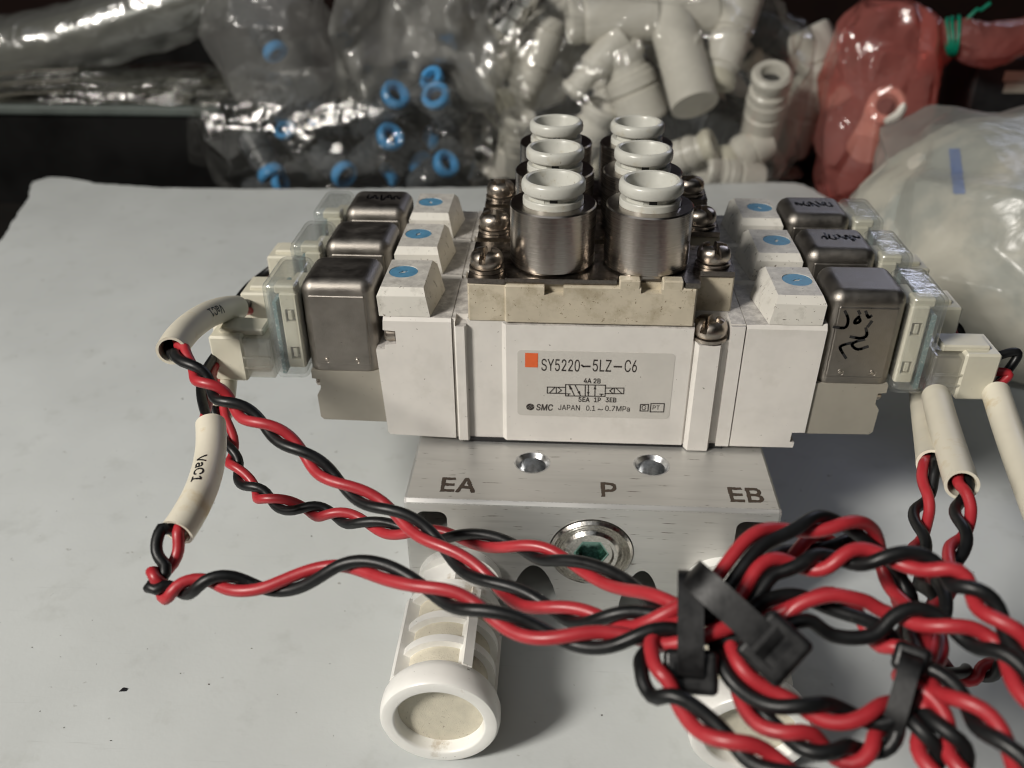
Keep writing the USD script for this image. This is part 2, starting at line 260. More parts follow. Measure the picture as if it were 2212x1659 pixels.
# silencers: axis along -y from the block
RIB = 62
def silencer(cx, cz, y1, dirt):
    L = abs(y1-BY0)                                                   # length from block face
    A = lambda me: aim(me, (cx, BY0, cz), (cx, y1, cz))
    neck = cyl(8.0, -0.5, 2.0, 48) + cyl(7.4, 2.0, 10.0, 6)
    neck = neck ^ cyl(8.4, -0.5, 10, 48)
    frame = neck + (cyl(8.7, 9.0, 11.2, 56) - cyl(6.4, 8.0, 12, 40))
    for za in (16.2, 21.6):
        frame += cyl(8.35, za, za+1.5, 56) - cyl(6.9, za-1, za+3, 48)
    for k in range(4):
        frame += box(6.6, 9.3, -0.8, 0.8, 10.5, L-5).rotate([0, 0, RIB+90*k])
    end = solid(trimesh.creation.revolve(np.array([(6.1, L-5.6), (8.7, L-5.4), (9.3, L-4.6), (9.72, L-3.4), (9.8, L-1.6), (9.65, L-0.6), (9.3, L-0.12), (8.8, L), (7.6, L), (7.3, L-0.2), (7.15, L-0.6), (6.95, L-3.6), (6.1, L-3.7), (6.1, L-5.6)]), sections=64))
    s = obj("silencer", A(tm(frame + end)), "silencer_plastic", man, smooth=40)
    obj("filter_element", A(cyl(7.1, 9.5, L-5, 48)), "silencer_felt", s)
    disc = lathe([(0, L-2.3), (7.02, L-2.3), (7.02, L-2.8), (0, L-2.8)][::-1], 48)
    obj("end_disc", A(disc), "silencer_felt", s)
    if dirt:
        c = np.array([9.62*np.cos(math.radians(112)), 9.62*np.sin(math.radians(112))])
    return s
silencer(-24.6, 9.75, -60.3, False); silencer(24.9, 9.75, -60.3, True)

# screws
def screw_mesh(R, h=None, washer=True):
    h = h or R*0.95
    prof = [(0, 0), (R*0.92, 0), (R, h*0.2), (R*1.0, h*0.5), (R*0.93, h*0.72), (R*0.78, h*0.9), (R*0.5, h*0.98), (0, h)]
    m = solid(trimesh.creation.revolve(np.array(prof[::1]), sections=36)) if False else m3.Manifold.revolve(m3.CrossSection([prof]), 40)
    m -= box(-R*1.1, R*1.1, -R*0.2, R*0.2, h*0.4, h*2); m -= box(-R*0.2, R*0.2, -R*0.74, R*0.74, h*0.3, h*2); m -= cyl(R*0.36, h*0.25, h*2, 8)
    if washer: m += (cyl(R*1.05, -R*0.24, -R*0.06, 36) - cyl(R*0.5, -1, 1, 20)) + cyl(R*0.7, -R*0.26, 0.05, 24)
    return m
def vert(m, x, y, z, a): return move(tm(m.rotate([0, 0, a])), x, y, z)

# three valves
def valve(i):
    Y = 19.0*i; sh = lambda m: move(m, 0, Y, 0)
    yf = -9.0
    b = box(-26.6, 26.6, -8.3, 9.0, 29.7, 56.0)
    b += hull([(-17.6, -8.2, 29.6), (-16.7, -9.0, 29.6), (17.4, -9.0, 29.6), (18.1, -8.2, 29.6), (-17.6, -8.2, 55.4), (-16.7, -9.0, 55.2), (17.4, -9.0, 55.2), (18.1, -8.2, 55.4)])
    b += cbox(-26.2, -24.0, -9.55, -7, 29.4, 55.8, 0.3)
    b += hull([(17.6, -8.2, 29.0), (18.5, -9.9, 29.0), (22.3, -9.9, 29.0), (22.9, -8.2, 29.0), (17.6, -8.2, 52.6), (18.5, -9.9, 52.3), (22.3, -9.9, 52.3), (22.9, -8.2, 52.6)])
    b += box(24.0, 26.5, -9.0, -8, 29.6, 55.8)
    b -= box(17.5, 24.0, -12, -3.4, 52.6, 60)                          # seat of the front screw
    b -= box(-26.0, -23.8, -12, -6.5, 54.9, 60)
    v = obj("solenoid_valve", sh(b), "white_plastic", man, smooth=20, label=["front valve, with the printed rating label on its face", None, None][i])
    obj("gasket", sh(box(-25.5, 25.5, -8.6, 8.6, BZ-0.02, 29.72)), "rubber_black", v, smooth=False)
    # pilot end covers
    pl = [(-40.2, 30.7), (-39.7, 30.2), (-26.75, 29.75), (-26.75, 56.0), (-39.3, 56.3), (-39.5, 53.5), (-37.2, 53.3), (-37.2, 50.7), (-39.3, 50.4), (-39.35, 49.5), (-41.1, 49.3)]
    for poly in (pl, [(40.9, 31.6), (39.8, 31.5), (39.7, 29.9), (38.9, 29.7), (26.75, 29.7), (26.75, 56.0), (41.0, 56.4)] if False else [(38.9, 29.75), (39.0, 30.9), (38.1, 31.1), (38.2, 33.2), (40.6, 33.3), (41.0, 56.4), (26.75, 56.0), (26.75, 29.7)]):
        cx = np.mean([p[0] for p in poly]); e = prism_xz(poly, -9.0, 9.0)
        e = e ^ hull([(x, y, z) for x in (-45, 45) for y, z in ((-9, 25), (9, 25), (9, 55.4), (-9, 55.4), (-8.2, 56.5), (8.2, 56.5))])
        obj("end_cover", sh(e), "white_plastic", v, smooth=20)
    obj("side_screw", sh(aim(lathe([(0, 0), (1.5, 0), (1.5, 1.6), (1.2, 2.0), (0, 2.1)], 24), (-37.4, -7.2, 52.0), (-40, -7.2, 52.0))), "screw_steel", v)
    # push-button pilot blocks
    for s in (-1, 1):
        f = lambda x: x if s < 0 else -x
        P = [(-39.6, -7.3, 61.5), (-39.6, 5.0, 61.5), (-31.7, -7.3, 61.5), (-31.7, 5.0, 61.5), (-40.2, -8.6, 60.2), (-40.2, 7.0, 60.2), (-31.3, -8.4, 60.2), (-31.0, 6.4, 60.2),
             (-40.0, -8.6, 56.2), (-40.0, 7.2, 56.2), (-30.6, -8.6, 56.2), (-29.2, 3.0, 56.2), (-30.8, 7.2, 56.2), (-30.4, -1.5, 59.3)]
        h = hull([(f(x), y, z) for x, y, z in P]) - cyl(2.75, 61.25, 63, 36).translate([f(-36.45), -0.4 if s < 0 else -0.6, 0]) - cbox(*sorted((f(-31.6), f(-28))), -1.2, -0.8, 58.7, 60.0, 0.08)
        pb = obj("pilot_block", sh(h), "block_plastic", v, smooth=20)
        btn = cyl(2.65, 60.9, 61.42, 36) - box(-0.9, 0.9, -0.22, 0.22, 61.0, 62) - cyl(0.45, 60.95, 62, 12)
        obj("push_button", sh(move(btn.rotate([0, 0, 30+40*i]), f(-36.45), -0.4 if s < 0 else -0.6, 0)), "blue_button", v)
        # solenoid can, its base, the clear cap, frame and circuit board
        x0, x1 = sorted((f(-54.5), f(-40.9)))
        can = rbox(x0, x1, -8.35, 4.7, 41.5, 62.7, 2.4, 28) ^ box(x0-1, x1+1, -9, 9, 44.2, 64)
        can += rbox(x0+1.5, x1-1.5, -8.52, -6, 45.5, 60.0, 0.4, 10) ^ box(x0, x1, -9, 0, 44.2, 64)
        obj("solenoid_can", sh(can), "can_steel", v, smooth=40)
        for dx in (-50.8, -45.0):
            obj("weld_spot", sh(aim(lathe([(0, 0.18), (0.25, 0.22), (0.5, 0.05), (0.62, 0.16), (0.75, 0)][::-1], 20), (f(dx), -8.38, 46.6), (f(dx), -9.4, 46.6))), "screw_steel", v)
        pb_ = [(-54.2, 44.15), (-54.2, 42.4), (-52.7, 42.2), (-52.7, 39.9), (-53.6, 38.6), (-53.5, 33.6), (-52.9, 33.0), (-40.4, 32.8), (-40.6, 44.15)]
        obj("solenoid_base", sh(prism_xz([(f(x), z) for x, z in pb_], -8.5, 4.9)), "grey_plastic", v, smooth=20)
        obj("base_screw", sh(aim(lathe([(0, 0), (0.9, 0), (0.9, 0.9), (0.6, 1.2), (0, 1.3)], 20), (f(-52.6), -7.0, 41.0), (f(-55), -7.0, 41.0))), "screw_steel", v)
        a, c = sorted((f(-61.5), f(-54.6)))
        shell = rbox(a, c, -8.7, 5.0, 41.9, 62.3, 1.6, 20) - rbox(a+0.6, c-0.6, -8.1, 4.4, 42.5, 61.7, 1.1, 16)
        obj("clear_cover", sh(shell), "clear_plastic", v, smooth=40)
        a, c = sorted((f(-58.5), f(-55.2)))
        fr = cbox(a, c, -7.95, -5.2, 44.3, 60.0, 0.3) + cbox(a, c, -6, 4.2, 44.3, 58.9, 0.3)
        for zw in (46.3, 54.2):
            w0, w1 = sorted((f(-57.7), f(-55.9))); fr -= box(w0, w1, -9, -6.6, zw, zw+2.6); fr += cbox(*sorted((f(-57.3), f(-56.5))), -7.8, -6.0, zw+0.35, zw+2.25, 0.1)
        t0, t1 = sorted((f(-59.4), f(-55.4))); fr += cbox(t0, t1, -7.5, -4.4, 59.6, 61.3, 0.3)
        obj("inner_frame", sh(fr), "cream_plastic", v, smooth=20)
        a, c = sorted((f(-59.9), f(-59.2)))
        obj("circuit_board", sh(box(a, c, -7.9, 3.0, 43.0, 58.2)), "board_teal", v, smooth=False)
        a, c = sorted((f(-67.6), f(-61.4)))
        sk = cbox(a, c, -8.0, -0.2, 41.8, 50.2, 0.3) - box(a+(1.2 if s > 0 else -1), c+(1 if s > 0 else -1.2), -7.2, -1.0, 42.8, 49.2)
        for zz in (44.0, 46.2): sk += box(a+0.4, c-0.4, -8.35, -7.8, zz, zz+0.45)
        obj("connector_socket", sh(sk), "socket_clear", v, smooth=20)
    # upper port block
    pblk = cbox(-16.9, 17.2, -9.05, 8.95, 55.55, 63.1, 0.3) + cbox(-23.6, -16.0, -8.55, 8.95, 55.5, 63.1, 0.3) + cbox(17.0, 24.6, -3.2, 8.9, 55.5, 63.1, 0.3)
    pblk += cbox(3.4, 7.2, -9.05, -6.8, 62.6, 64.5, 0.25) + cbox(11.0, 14.7, -9.05, -6.8, 62.6, 64.5, 0.25) + cbox(7.0, 11.2, -9.0, -7.0, 60.5, 62.3, 0.1)
    pblk -= box(-9.8, -6.4, -10, -7.4, 61.3, 66); pblk -= box(7.3, 10.9, -10, -6.9, 62.0, 66)
    obj("port_block", sh(pblk), "yellowed_plastic", v, smooth=20)
    pts_ = [(-23.5, -8.5), (-17.0, -8.7), (-16.3, -8.3), (3.0, -8.3), (3.3, -6.4), (14.8, -6.4), (15.0, -8.9), (17.6, -8.9), (18.2, -3.6), (24.4, -3.6), (24.8, 8.4), (-23.6, 8.4)]
    obj("port_plate", sh(prism_xy(pts_, 63.12, 64.1) - box(-16.9, -16.5, -9, -8.1, 63, 65)), "plate_steel", v, smooth=20)
    for fx in (-8.62, 8.55):
        fb = lathe([(0, 63.9), (7.0, 63.9), (7.0, 64.5), (7.6, 64.55), (7.75, 64.7), (7.75, 75.2), (7.5, 75.45), (5.6, 75.5), (5.4, 74.0), (0, 74.0)], 72)
        f1 = obj("port_fitting", sh(move(fb, fx, 0, 0)), "nickel", v, smooth=30)
        rr = solid(trimesh.creation.revolve(np.array([(3.3, 74.2), (5.45, 74.2), (5.45, 76.4), (5.3, 76.6), (4.7, 76.65), (4.7, 77.55), (5.4, 77.6), (5.66, 77.9), (5.72, 78.7), (5.64, 79.35), (5.35, 79.75), (4.9, 79.88), (4.5, 79.7), (4.25, 79.1), (3.8, 77.2), (3.5, 75.5), (3.3, 74.2)]), sections=64))
        for k in range(4): rr -= box(4.3, 6, -1.7, 1.7, 76.65, 77.55).rotate([0, 0, 90*k - 88])
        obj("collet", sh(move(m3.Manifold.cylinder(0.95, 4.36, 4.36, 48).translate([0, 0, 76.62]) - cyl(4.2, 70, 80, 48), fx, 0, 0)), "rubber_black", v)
        obj("release_ring", sh(move(rr, fx, 0, 0)), "ring_plastic", v, smooth=40)
    sc = screw_mesh(3.05, 2.9)
    obj("plate_screw", sh(vert(sc, -20.4, -4.2, 64.9, 78+34*i)), "screw_steel", v)
    obj("plate_screw", sh(vert(sc, 20.9, 0.2, 64.9, 96+25*i)), "screw_steel", v)
    obj("body_screw", sh(vert(screw_mesh(3.2, 2.9), 20.5, -6.9, 53.4, 60)), "screw_steel", v)
    return v
valves = [valve(i) for i in range(3)]
v0 = valves[0]
# the printed rating label on the front valve
q = Polygon([(-14.6, 35.6), (14.5, 35.6), (14.5, 50.0), (-14.6, 50.0)]).buffer(-0.8).buffer(0.8)
lab = trimesh.creation.extrude_polygon(q, 0.05); lab.vertices = np.c_[lab.vertices[:, 0], -9.0 - lab.vertices[:, 2], lab.vertices[:, 1]]; lab.faces = lab.faces[:, ::-1]
obj("rating_label", lab, "label_film", v0, smooth=False, label="grey rating label with model code, valve symbol and pressure range")
LX = lambda px: -14.6 + (px-45)/2035*29.1                              # label pixel -> mm
LZ = lambda py: 50.0 - (py-95)/825*14.4
def put(s, px, py, h, w, bold=False, slant=0.0):                      # text with baseline left corner at px,py; h tall, w wide in mm
    t = text(s, h, 0.03, 1.0, bold, slant); k = w/(t.bounds[1][0]-t.bounds[0][0]); t.vertices = np.c_[(t.vertices[:, 0]-t.bounds[0][0])*k, t.vertices[:, 1], t.vertices[:, 2]]
    return on_front(t, LX(px), LZ(py), -9.07)
U = 29.1/2035
pr = [put("SY5220", 358, 340, 145*U*1.22, 500*U), put("5LZ", 1028, 333, 145*U*1.22, 238*U), put("C6", 1440, 330, 145*U*1.22, 158*U),
      put("4A 2B", 918, 482, 58*U*1.22, 222*U, True), put("5EA", 860, 722, 58*U*1.22, 148*U, True), put("1P", 1066, 722, 58*U*1.22, 90*U, True), put("3EB", 1220, 718, 58*U*1.22, 142*U, True),
      put("SMC", 298, 848, 78*U*1.22, 226*U, True, 0.12), put("JAPAN", 592, 836, 68*U*1.22, 290*U), put("0.1", 966, 836, 66*U*1.22, 120*U), put("~", 1120, 845, 70*U*1.22, 70*U), put("0.7MPa", 1220, 832, 66*U*1.22, 330*U), put("G", 1705, 808, 62*U*1.22, 55*U), put("PT", 1850, 800, 55*U*1.22, 92*U)]
lines = [[(885, 262), (905, 275), (985, 272)], [(1308, 268), (1393, 268)]]
pr.append(on_front(strokes([[(LX(a), LZ(b)) for a, b in L] for L in lines], 0.30), 0, 0, -9.07))
sym = [[(440, 545), (680, 543)], [(440, 545), (442, 622), (680, 622)], [(470, 620), (540, 548)], [(560, 545), (560, 620)], [(585, 548), (628, 580), (585, 618)],
       [(680, 508), (1205, 502), (1208, 645), (685, 652), (680, 508)], [(940, 505), (945, 648)], [(738, 520), (803, 648)], [(805, 510), (880, 640)], [(980, 505), (985, 645)], [(1072, 645), (1070, 505)],
       [(722, 650), (722, 625)], [(700, 625), (745, 625)], [(1158, 645), (1158, 620)], [(1138, 618), (1180, 618)],
       [(1208, 538), (1450, 533), (1450, 605), (1208, 608)], [(1310, 538), (1265, 572), (1310, 605)], [(1325, 536), (1325, 606)], [(1350, 540), (1430, 604)],
       [(1685, 738), (1790, 735), (1790, 820), (1685, 822), (1685, 738)], [(1822, 722), (1998, 718), (1998, 826), (1820, 830), (1822, 722)]]
pr.append(on_front(strokes([[(LX(a), LZ(b)) for a, b in L] for L in sym], 0.15), 0, 0, -9.07))
for tri in ([(722, 515), (775, 555), (740, 572)], [(885, 645), (840, 600), (872, 585)], [(985, 645), (968, 595), (1000, 595)], [(1070, 508), (1053, 558), (1088, 558)]):
    pr.append(on_front(trimesh.creation.extrude_polygon(Polygon([(LX(a), LZ(b)) for a, b in tri]), 0.03), 0, 0, -9.07))
c = Polygon([(LX(217)+55*U*math.cos(a), LZ(808)+52*U*math.sin(a)) for a in np.linspace(0, 2*np.pi, 40)[:-1]])
for k in (-0.28, 0.0, 0.28):
    g = sbox(-0.9 if k else -0.5, -0.045, 0.9 if k else 0.5, 0.045)
    from shapely import affinity
    g = affinity.translate(affinity.rotate(affinity.translate(g, 0, k), 40, origin=(0, 0)), LX(217), LZ(808)); c = c.difference(g)
pr += [on_front(trimesh.creation.extrude_polygon(g, 0.03), 0, 0, -9.07) for g in getattr(c, "geoms", [c])]
for p in pr: p.fix_normals()
obj("printed_text", pr, "ink", v0, smooth=False)
sq = trimesh.creation.extrude_polygon(sbox(LX(145), LZ(302), LX(312), LZ(128)), 0.03); sq = on_front(sq, 0, 0, -9.07); sq.fix_normals()
obj("orange_square", sq, "orange_print", v0, smooth=False)
# marker writing on the cans
def px_lines(L, ox, oy, k, y): return [[tuple(aty(ox+a*k, oy+b*k, y)[[0, 2]]) for a, b in S] for S in L]
W = [[(225, 130), (265, 215), (235, 320), (105, 300)], [(375, 190), (335, 225), (330, 265), (395, 240), (375, 190)], [(375, 130), (385, 150)], [(455, 135), (480, 200), (510, 180)], [(515, 245), (480, 290)],
     [(455, 320), (470, 400), (395, 430), (290, 410)], [(430, 440), (280, 480), (350, 560), (470, 520)], [(280, 480), (180, 505), (165, 540), (230, 640)]]
t = on_front(strokes([round_off(L) for L in px_lines(W, 1782, 648, 0.1953, -8.62)], 0.5), 0, 0, -8.54); t.fix_normals(); obj("marker_writing", t, "marker", v0, smooth=False)
def top_marks(v, cx, cy, seed):
    r = np.random.default_rng(seed); L = []
    for k in range(5):
        x = cx - 3.6 + 1.6*k; L.append([(x + r.normal()*0.3, cy + r.normal()*0.4 + d) for d in (1.6, 0.4, -0.6)][::r.choice([1, -1])] + [(x + 0.9 + r.normal()*0.3, cy - 1.2 + r.normal()*0.5), (x+1.0, cy+0.5+r.normal()*0.5)])
    t = strokes([round_off(q) for q in L], 0.42); t.apply_translation([0, 0, 62.70]); obj("marker_writing", t, "marker", v, smooth=False)
top_marks(valves[2], -47.0, 36.4, 1); top_marks(valves[2], 47.6, 36.4, 2); top_marks(valves[1], 48.6, 17.4, 3)

# ------------------------------------------------------------------ twisted wire leads
WR = 0.85
def pair(ctrl, first_sep=1.0):
    """ctrl rows (u, v, distance, phase in half turns, looseness); whole even phase: red in front, whole odd: black in front."""
    P = np.array([at(*c[:3]) for c in ctrl]); ph = np.array([c[3] for c in ctrl], float)*np.pi; sp = np.array([c[4] if len(c) > 4 else 1.0 for c in ctrl])
    s = np.r_[0, np.cumsum(np.linalg.norm(np.diff(P, axis=0), axis=1))]
    q = np.arange(0, s[-1], 0.7); C = CubicSpline(s, P)(q); f = PchipInterpolator(s, ph)(q); k = PchipInterpolator(s, sp)(q)
    T = np.gradient(C, axis=0); T /= np.linalg.norm(T, axis=1, keepdims=True)
    E1 = EYE - C; E1 -= T*(E1*T).sum(1, keepdims=True); E1 /= np.linalg.norm(E1, axis=1, keepdims=True); E2 = np.cross(T, E1)
    o = WR*1.03*(np.cos(f)[:, None]*E1 + (np.sin(f)*k)[:, None]*E2)
    return C + o, C - o
def strand(ctrl):
    P = np.array([at(*c) for c in ctrl]); s = np.r_[0, np.cumsum(np.linalg.norm(np.diff(P, axis=0), axis=1))]; q = np.linspace(0, s[-1], max(8, int(s[-1]/0.7)))
    return CubicSpline(s, P)(q)
def strand3(P):
    P = np.array(P, float); s = np.r_[0, np.cumsum(np.linalg.norm(np.diff(P, axis=0), axis=1))]; q = np.linspace(0, s[-1], max(8, int(s[-1]/0.7)))
    return CubicSpline(s, P)(q)
def chain(runs):
    """Joins the runs of one wire end to end (turning a run round where that brings its ends together) into one tube."""
    P = runs[0]
    for r in runs[1:]:
        if np.linalg.norm(r[-1]-P[-1]) < np.linalg.norm(r[0]-P[-1]): r = r[::-1]
        g = np.linalg.norm(r[0]-P[-1])
        if g < 1.2: P = np.vstack([P[:-1], r[1:]]); continue
        cut = 2; a, b = P[:-cut], r[cut:]; d0, d1 = a[-1]-a[-3], b[2]-b[0]; d0 /= np.linalg.norm(d0); d1 /= np.linalg.norm(d1)
        g = np.linalg.norm(b[0]-a[-1]); t = np.linspace(0, 1, max(4, int(g/0.7)+1))[1:-1, None]
        h = (2*t**3-3*t**2+1)*a[-1] + (t**3-2*t**2+t)*g*d0 + (3*t**2-2*t**3)*b[0] + (t**3-t**2)*g*d1
        P = np.vstack([a, h, b])
    return sweep(P, WR)
def sleeve(ctrl, r=2.45):
    P = np.array([at(*c) for c in ctrl]); s = np.r_[0, np.cumsum(np.linalg.norm(np.diff(P, axis=0), axis=1))]; C = CubicSpline(s, P)(np.linspace(0, s[-1], 40))
    a, b = sweep(C, r, 28, False), sweep(C, r-0.45, 28, False); b.faces = b.faces[:, ::-1]
    n = 28; V = np.vstack([a.vertices, b.vertices]); o = len(a.vertices); F = [a.faces, b.faces + o]; j = np.arange(n); k = (j+1) % n; e = 39*n
    F += [np.c_[j, o+k, k], np.c_[j, o+j, o+k], np.c_[e+j, e+k, o+e+k], np.c_[e+j, o+e+k, o+e+j]]
    return trimesh.Trimesh(V, np.vstack(F), process=False), C
def sleeve_text(C, s, t0, t1, h, off, r=2.45):
    """Printing wrapped on the side of a sleeve that faces up towards the viewer; runs from t0 to t1 along its length."""
    t = text(s, h, 0.02, 1.0, True); v, f = trimesh.remesh.subdivide_to_size(t.vertices, t.faces, 0.35); x = (v[:, 0]-v[:, 0].min())/(np.ptp(v[:, 0])); T = np.gradient(C, axis=0); T /= np.linalg.norm(T, axis=1, keepdims=True)
    L = np.arange(len(C))/(len(C)-1); tt = t0 + (t1-t0)*x
    p = np.stack([np.interp(tt, L, C[:, k]) for k in range(3)], 1); d = np.stack([np.interp(tt, L, T[:, k]) for k in range(3)], 1); d /= np.linalg.norm(d, axis=1, keepdims=True)
    e = EYE - p; e -= d*(e*d).sum(1, keepdims=True); e /= np.linalg.norm(e, axis=1, keepdims=True); w = np.cross(e, d*np.sign(t1-t0))
    a = (v[:, 1]-h/2)/r + off
    q = trimesh.Trimesh(p + (r+0.02+v[:, 2:3])*(np.cos(a)[:, None]*e + np.sin(a)[:, None]*w), f, process=False); return q
def connector(lead, side, Y):
    f = lambda x: x*(-side)
    a, b = sorted((f(-73.2), f(-66.8)))
    c = cbox(a, b, -8.4+Y, 0.2+Y, 41.2, 50.9, 0.4)
    c -= box(*sorted((f(-75), f(-72.0))), -7.4+Y, -0.8+Y, 42.2, 47.5)
    top = cbox(*sorted((f(-71.6), f(-63.0))), -6.6+Y, -1.6+Y, 50.3, 51.7, 0.3)
    return obj("connector", c + top, "cream_plastic", lead, smooth=20)
def lead(label, pairs, loose=((), ()), sl=None, txt=None, side=None, Y=0, group="twisted red and black valve leads"):
    L = thing("twisted_wire_lead", label, "wire", group=group)
    R, B = list(loose[0]), list(loose[1])
    for p in pairs:
        r, b = pair(p); R.append(r); B.append(b)
    R, B = chain(R), chain(B)
    obj("red_wire", R, "red_wire", L, smooth=True); obj("black_wire", B, "black_wire", L, smooth=True)
    if side: connector(L, side, Y)
    if sl:
        m, C = sleeve(sl); s = obj("marker_sleeve", m, "sleeve_white", L, smooth=40)
        if txt: obj("sleeve_printing", sleeve_text(C, *txt), "marker", s, smooth=False)
    return L
def cp(side, Y, dy=0.0, z=45.0): return (-73.0*(-side)*-1 if False else side*73.0, -4.2+dy+Y, z)

# middle left valve: upper sleeve
A = [(388, 748, 154, 1.6), (393, 770, 152, 1.35), (412, 792, 150, 1), (452, 833, 147, 0), (499, 872, 145, -1), (567, 917, 142, -2), (653, 977, 139, -3), (737, 1047, 136, -4), (846, 1104, 132, -5), (956, 1183, 128, -6), (1066, 1261, 123, -7), (1186, 1315, 118, -8), (1303, 1338, 113, -9), (1400, 1335, 110, -9.8), (1480, 1318, 109, -10.3), (1540, 1265, 110, -10.5)]
U1 = [(1530, 1290, 110, 1.6), (1585, 1225, 111, 1.5), (1640, 1165, 113, 1.4), (1712, 1143, 116, 1), (1819, 1128, 120, 0), (1885, 1165, 124, -0.7), (1925, 1240, 126, -1.4), (1962, 1315, 124, -2), (1988, 1400, 119, -2.7), (1965, 1470, 114, -3)]
D1 = [(1955, 1480, 112, 0.6), (1972, 1520, 111, 1.55, 1.2), (1988, 1578, 110, 1.0), (2010, 1640, 110, 0.3), (2025, 1720, 110, -0.5), (2030, 1810, 110, -1.4)]
s1 = [(512, 665, 186), (470, 672, 178), (425, 695, 168), (392, 725, 160), (370, 758, 154)]
T1 = [(1985, 1445, 122, 0.4), (2015, 1442, 136, 0), (2060, 1448, 150, -1), (2110, 1458, 154, -2), (2165, 1432, 153, -3), (2235, 1400, 151, -4), (2330, 1380, 150, -5.4)]
lead("twisted lead of the left middle valve, its bent sleeve topmost on the left", [A, U1, T1],
     ([strand3([(-73, 15.5, 45), at(528, 672, 190), at(505, 668, 185)]), strand([(505, 668, 185), (440, 692, 171), (385, 742, 155), (388, 752, 154)])], [strand3([(-73, 14.0, 46.5), at(528, 655, 190), at(505, 660, 185)]), strand([(505, 660, 185), (430, 690, 170), (372, 765, 155), (388, 778, 153)])]),
     s1, ("VaC1", 0.33, 0.52, 1.6, 0.0), -1, 19)
# rear left valve
B = [(474, 880, 176, 1.4), (478, 905, 175, 1.6), (490, 935, 173, 1.5), (501, 977, 170, 1), (511, 1015, 167, 0), (548, 1056, 163, -1), (582, 1080, 160, -2), (657, 1099, 157, -3), (717, 1112, 154, -4), (790, 1130, 150, -5), (890, 1152, 145, -6), (983, 1160, 140, -7), (1116, 1182, 132, -8), (1226, 1213, 126, -9), (1383, 1283, 116, -10), (1450, 1318, 111, -10.6), (1520, 1335, 109, -11), (1600, 1300, 110, -11.5)]
U2 = [(1570, 1320, 110, 1.8), (1632, 1265, 110, 1.6), (1668, 1225, 111, 1.45), (1722, 1220, 112, 1), (1811, 1207, 113, 0), (1913, 1203, 113, -1), (2034, 1231, 113, -2), (2094, 1272, 112, -3), (2165, 1345, 111, -4.0), (2250, 1450, 111, -5)]
M2 = [(1640, 1370, 109, 1.0), (1690, 1350, 109, 1.1), (1740, 1322, 109, 1.35, 1.3), (1810, 1330, 110, 1.5, 2.6), (1875, 1335, 111, 1.4, 2.3), (1934, 1328, 112, 1), (1990, 1333, 112, 0.5), (2053, 1352, 112, 0), (2110, 1380, 112, -0.5), (2165, 1413, 111, -1), (2215, 1480, 110, -1.5), (2275, 1560, 110, -2.1), (2340, 1650, 110, -3)]
s3 = [(486, 690, 196), (488, 760, 192), (484, 830, 184), (475, 893, 177)]
lead("twisted lead of the left rear valve, hanging behind the front connector", [B, M2, D1],
     ([strand3([(-73, 34.5, 45), at(575, 605, 215), at(535, 650, 205), at(500, 690, 197), at(488, 720, 195)])], [strand3([(-73, 33.0, 47), at(570, 592, 214), at(525, 632, 205), at(492, 690, 198), at(486, 720, 195)])]), s3, None, -1, 38)
# front left valve: lower sleeve
Cc = [(383, 1130, 139, 0.25, 1.1), (362, 1185, 138, 0.35, 1.7), (352, 1230, 137, 1), (335, 1250, 136, 0.1), (340, 1270, 136, -0.8), (366, 1280, 135, -1.65), (390, 1275, 134, -2.25), (447, 1256, 132, -3), (567, 1272, 129, -4), (733, 1224, 124, -5), (916, 1270, 117, -6), (1046, 1321, 113, -7), (1203, 1378, 110, -8), (1370, 1378, 108, -9), (1450, 1375, 107, -9.6), (1560, 1370, 107, -10.2), (1640, 1350, 108, -10.5)]
Cc = [c if i > 1 else (c[0], c[1], c[2], c[3]+1, *c[4:]) for i, c in enumerate(Cc)]
Cc = [(383, 1130, 139, 1.7), (362, 1185, 138, 1.45, 1.7), (352, 1232, 137, 1)] + Cc[3:]
M1 = [(1600, 1340, 109, 1.0), (1670, 1310, 110, 0.5), (1738, 1292, 111, 0.1), (1800, 1300, 113, -0.5), (1860, 1335, 114, -1), (1905, 1378, 114, -1.5), (1945, 1410, 113, -2.2), (1994, 1446, 112, -3), (2074, 1512, 109, -3.9), (2165, 1600, 107, -4.9), (2230, 1700, 106, -5.5)]
L1 = [(1440, 1372, 108, 0.5), (1400, 1400, 107, 0.0), (1398, 1435, 105, -0.35), (1415, 1475, 104, 1.65-2, 1.5), (1455, 1506, 103, -1), (1515, 1560, 102, -1.5), (1581, 1603, 101, -2), (1650, 1640, 101, -2.6), (1715, 1672, 101, -3), (1800, 1720, 101, -3.6)]
s2 = [(455, 915, 157), (456, 965, 153), (447, 1020, 148), (425, 1080, 143), (383, 1150, 139)]
lead("twisted lead of the left front valve, its sleeve lowest on the left", [Cc, L1],
     ([strand3([(-73, -3.5, 44.5), at(461, 800, 178), at(452, 860, 168), at(442, 905, 160), at(452, 950, 154)]), strand([(452, 950, 154), (435, 1060, 144), (390, 1125, 139.5), (386, 1150, 139)])],
      [strand3([(-73, -5.5, 46), at(455, 782, 178), at(435, 825, 171), at(440, 880, 163), at(456, 930, 156)]), strand([(456, 930, 156), (435, 1060, 145), (372, 1135, 139.5), (360, 1160, 138)])]),
     s2, ("VaC1", 0.42, 0.68, 1.5, -0.55), -1, 0)
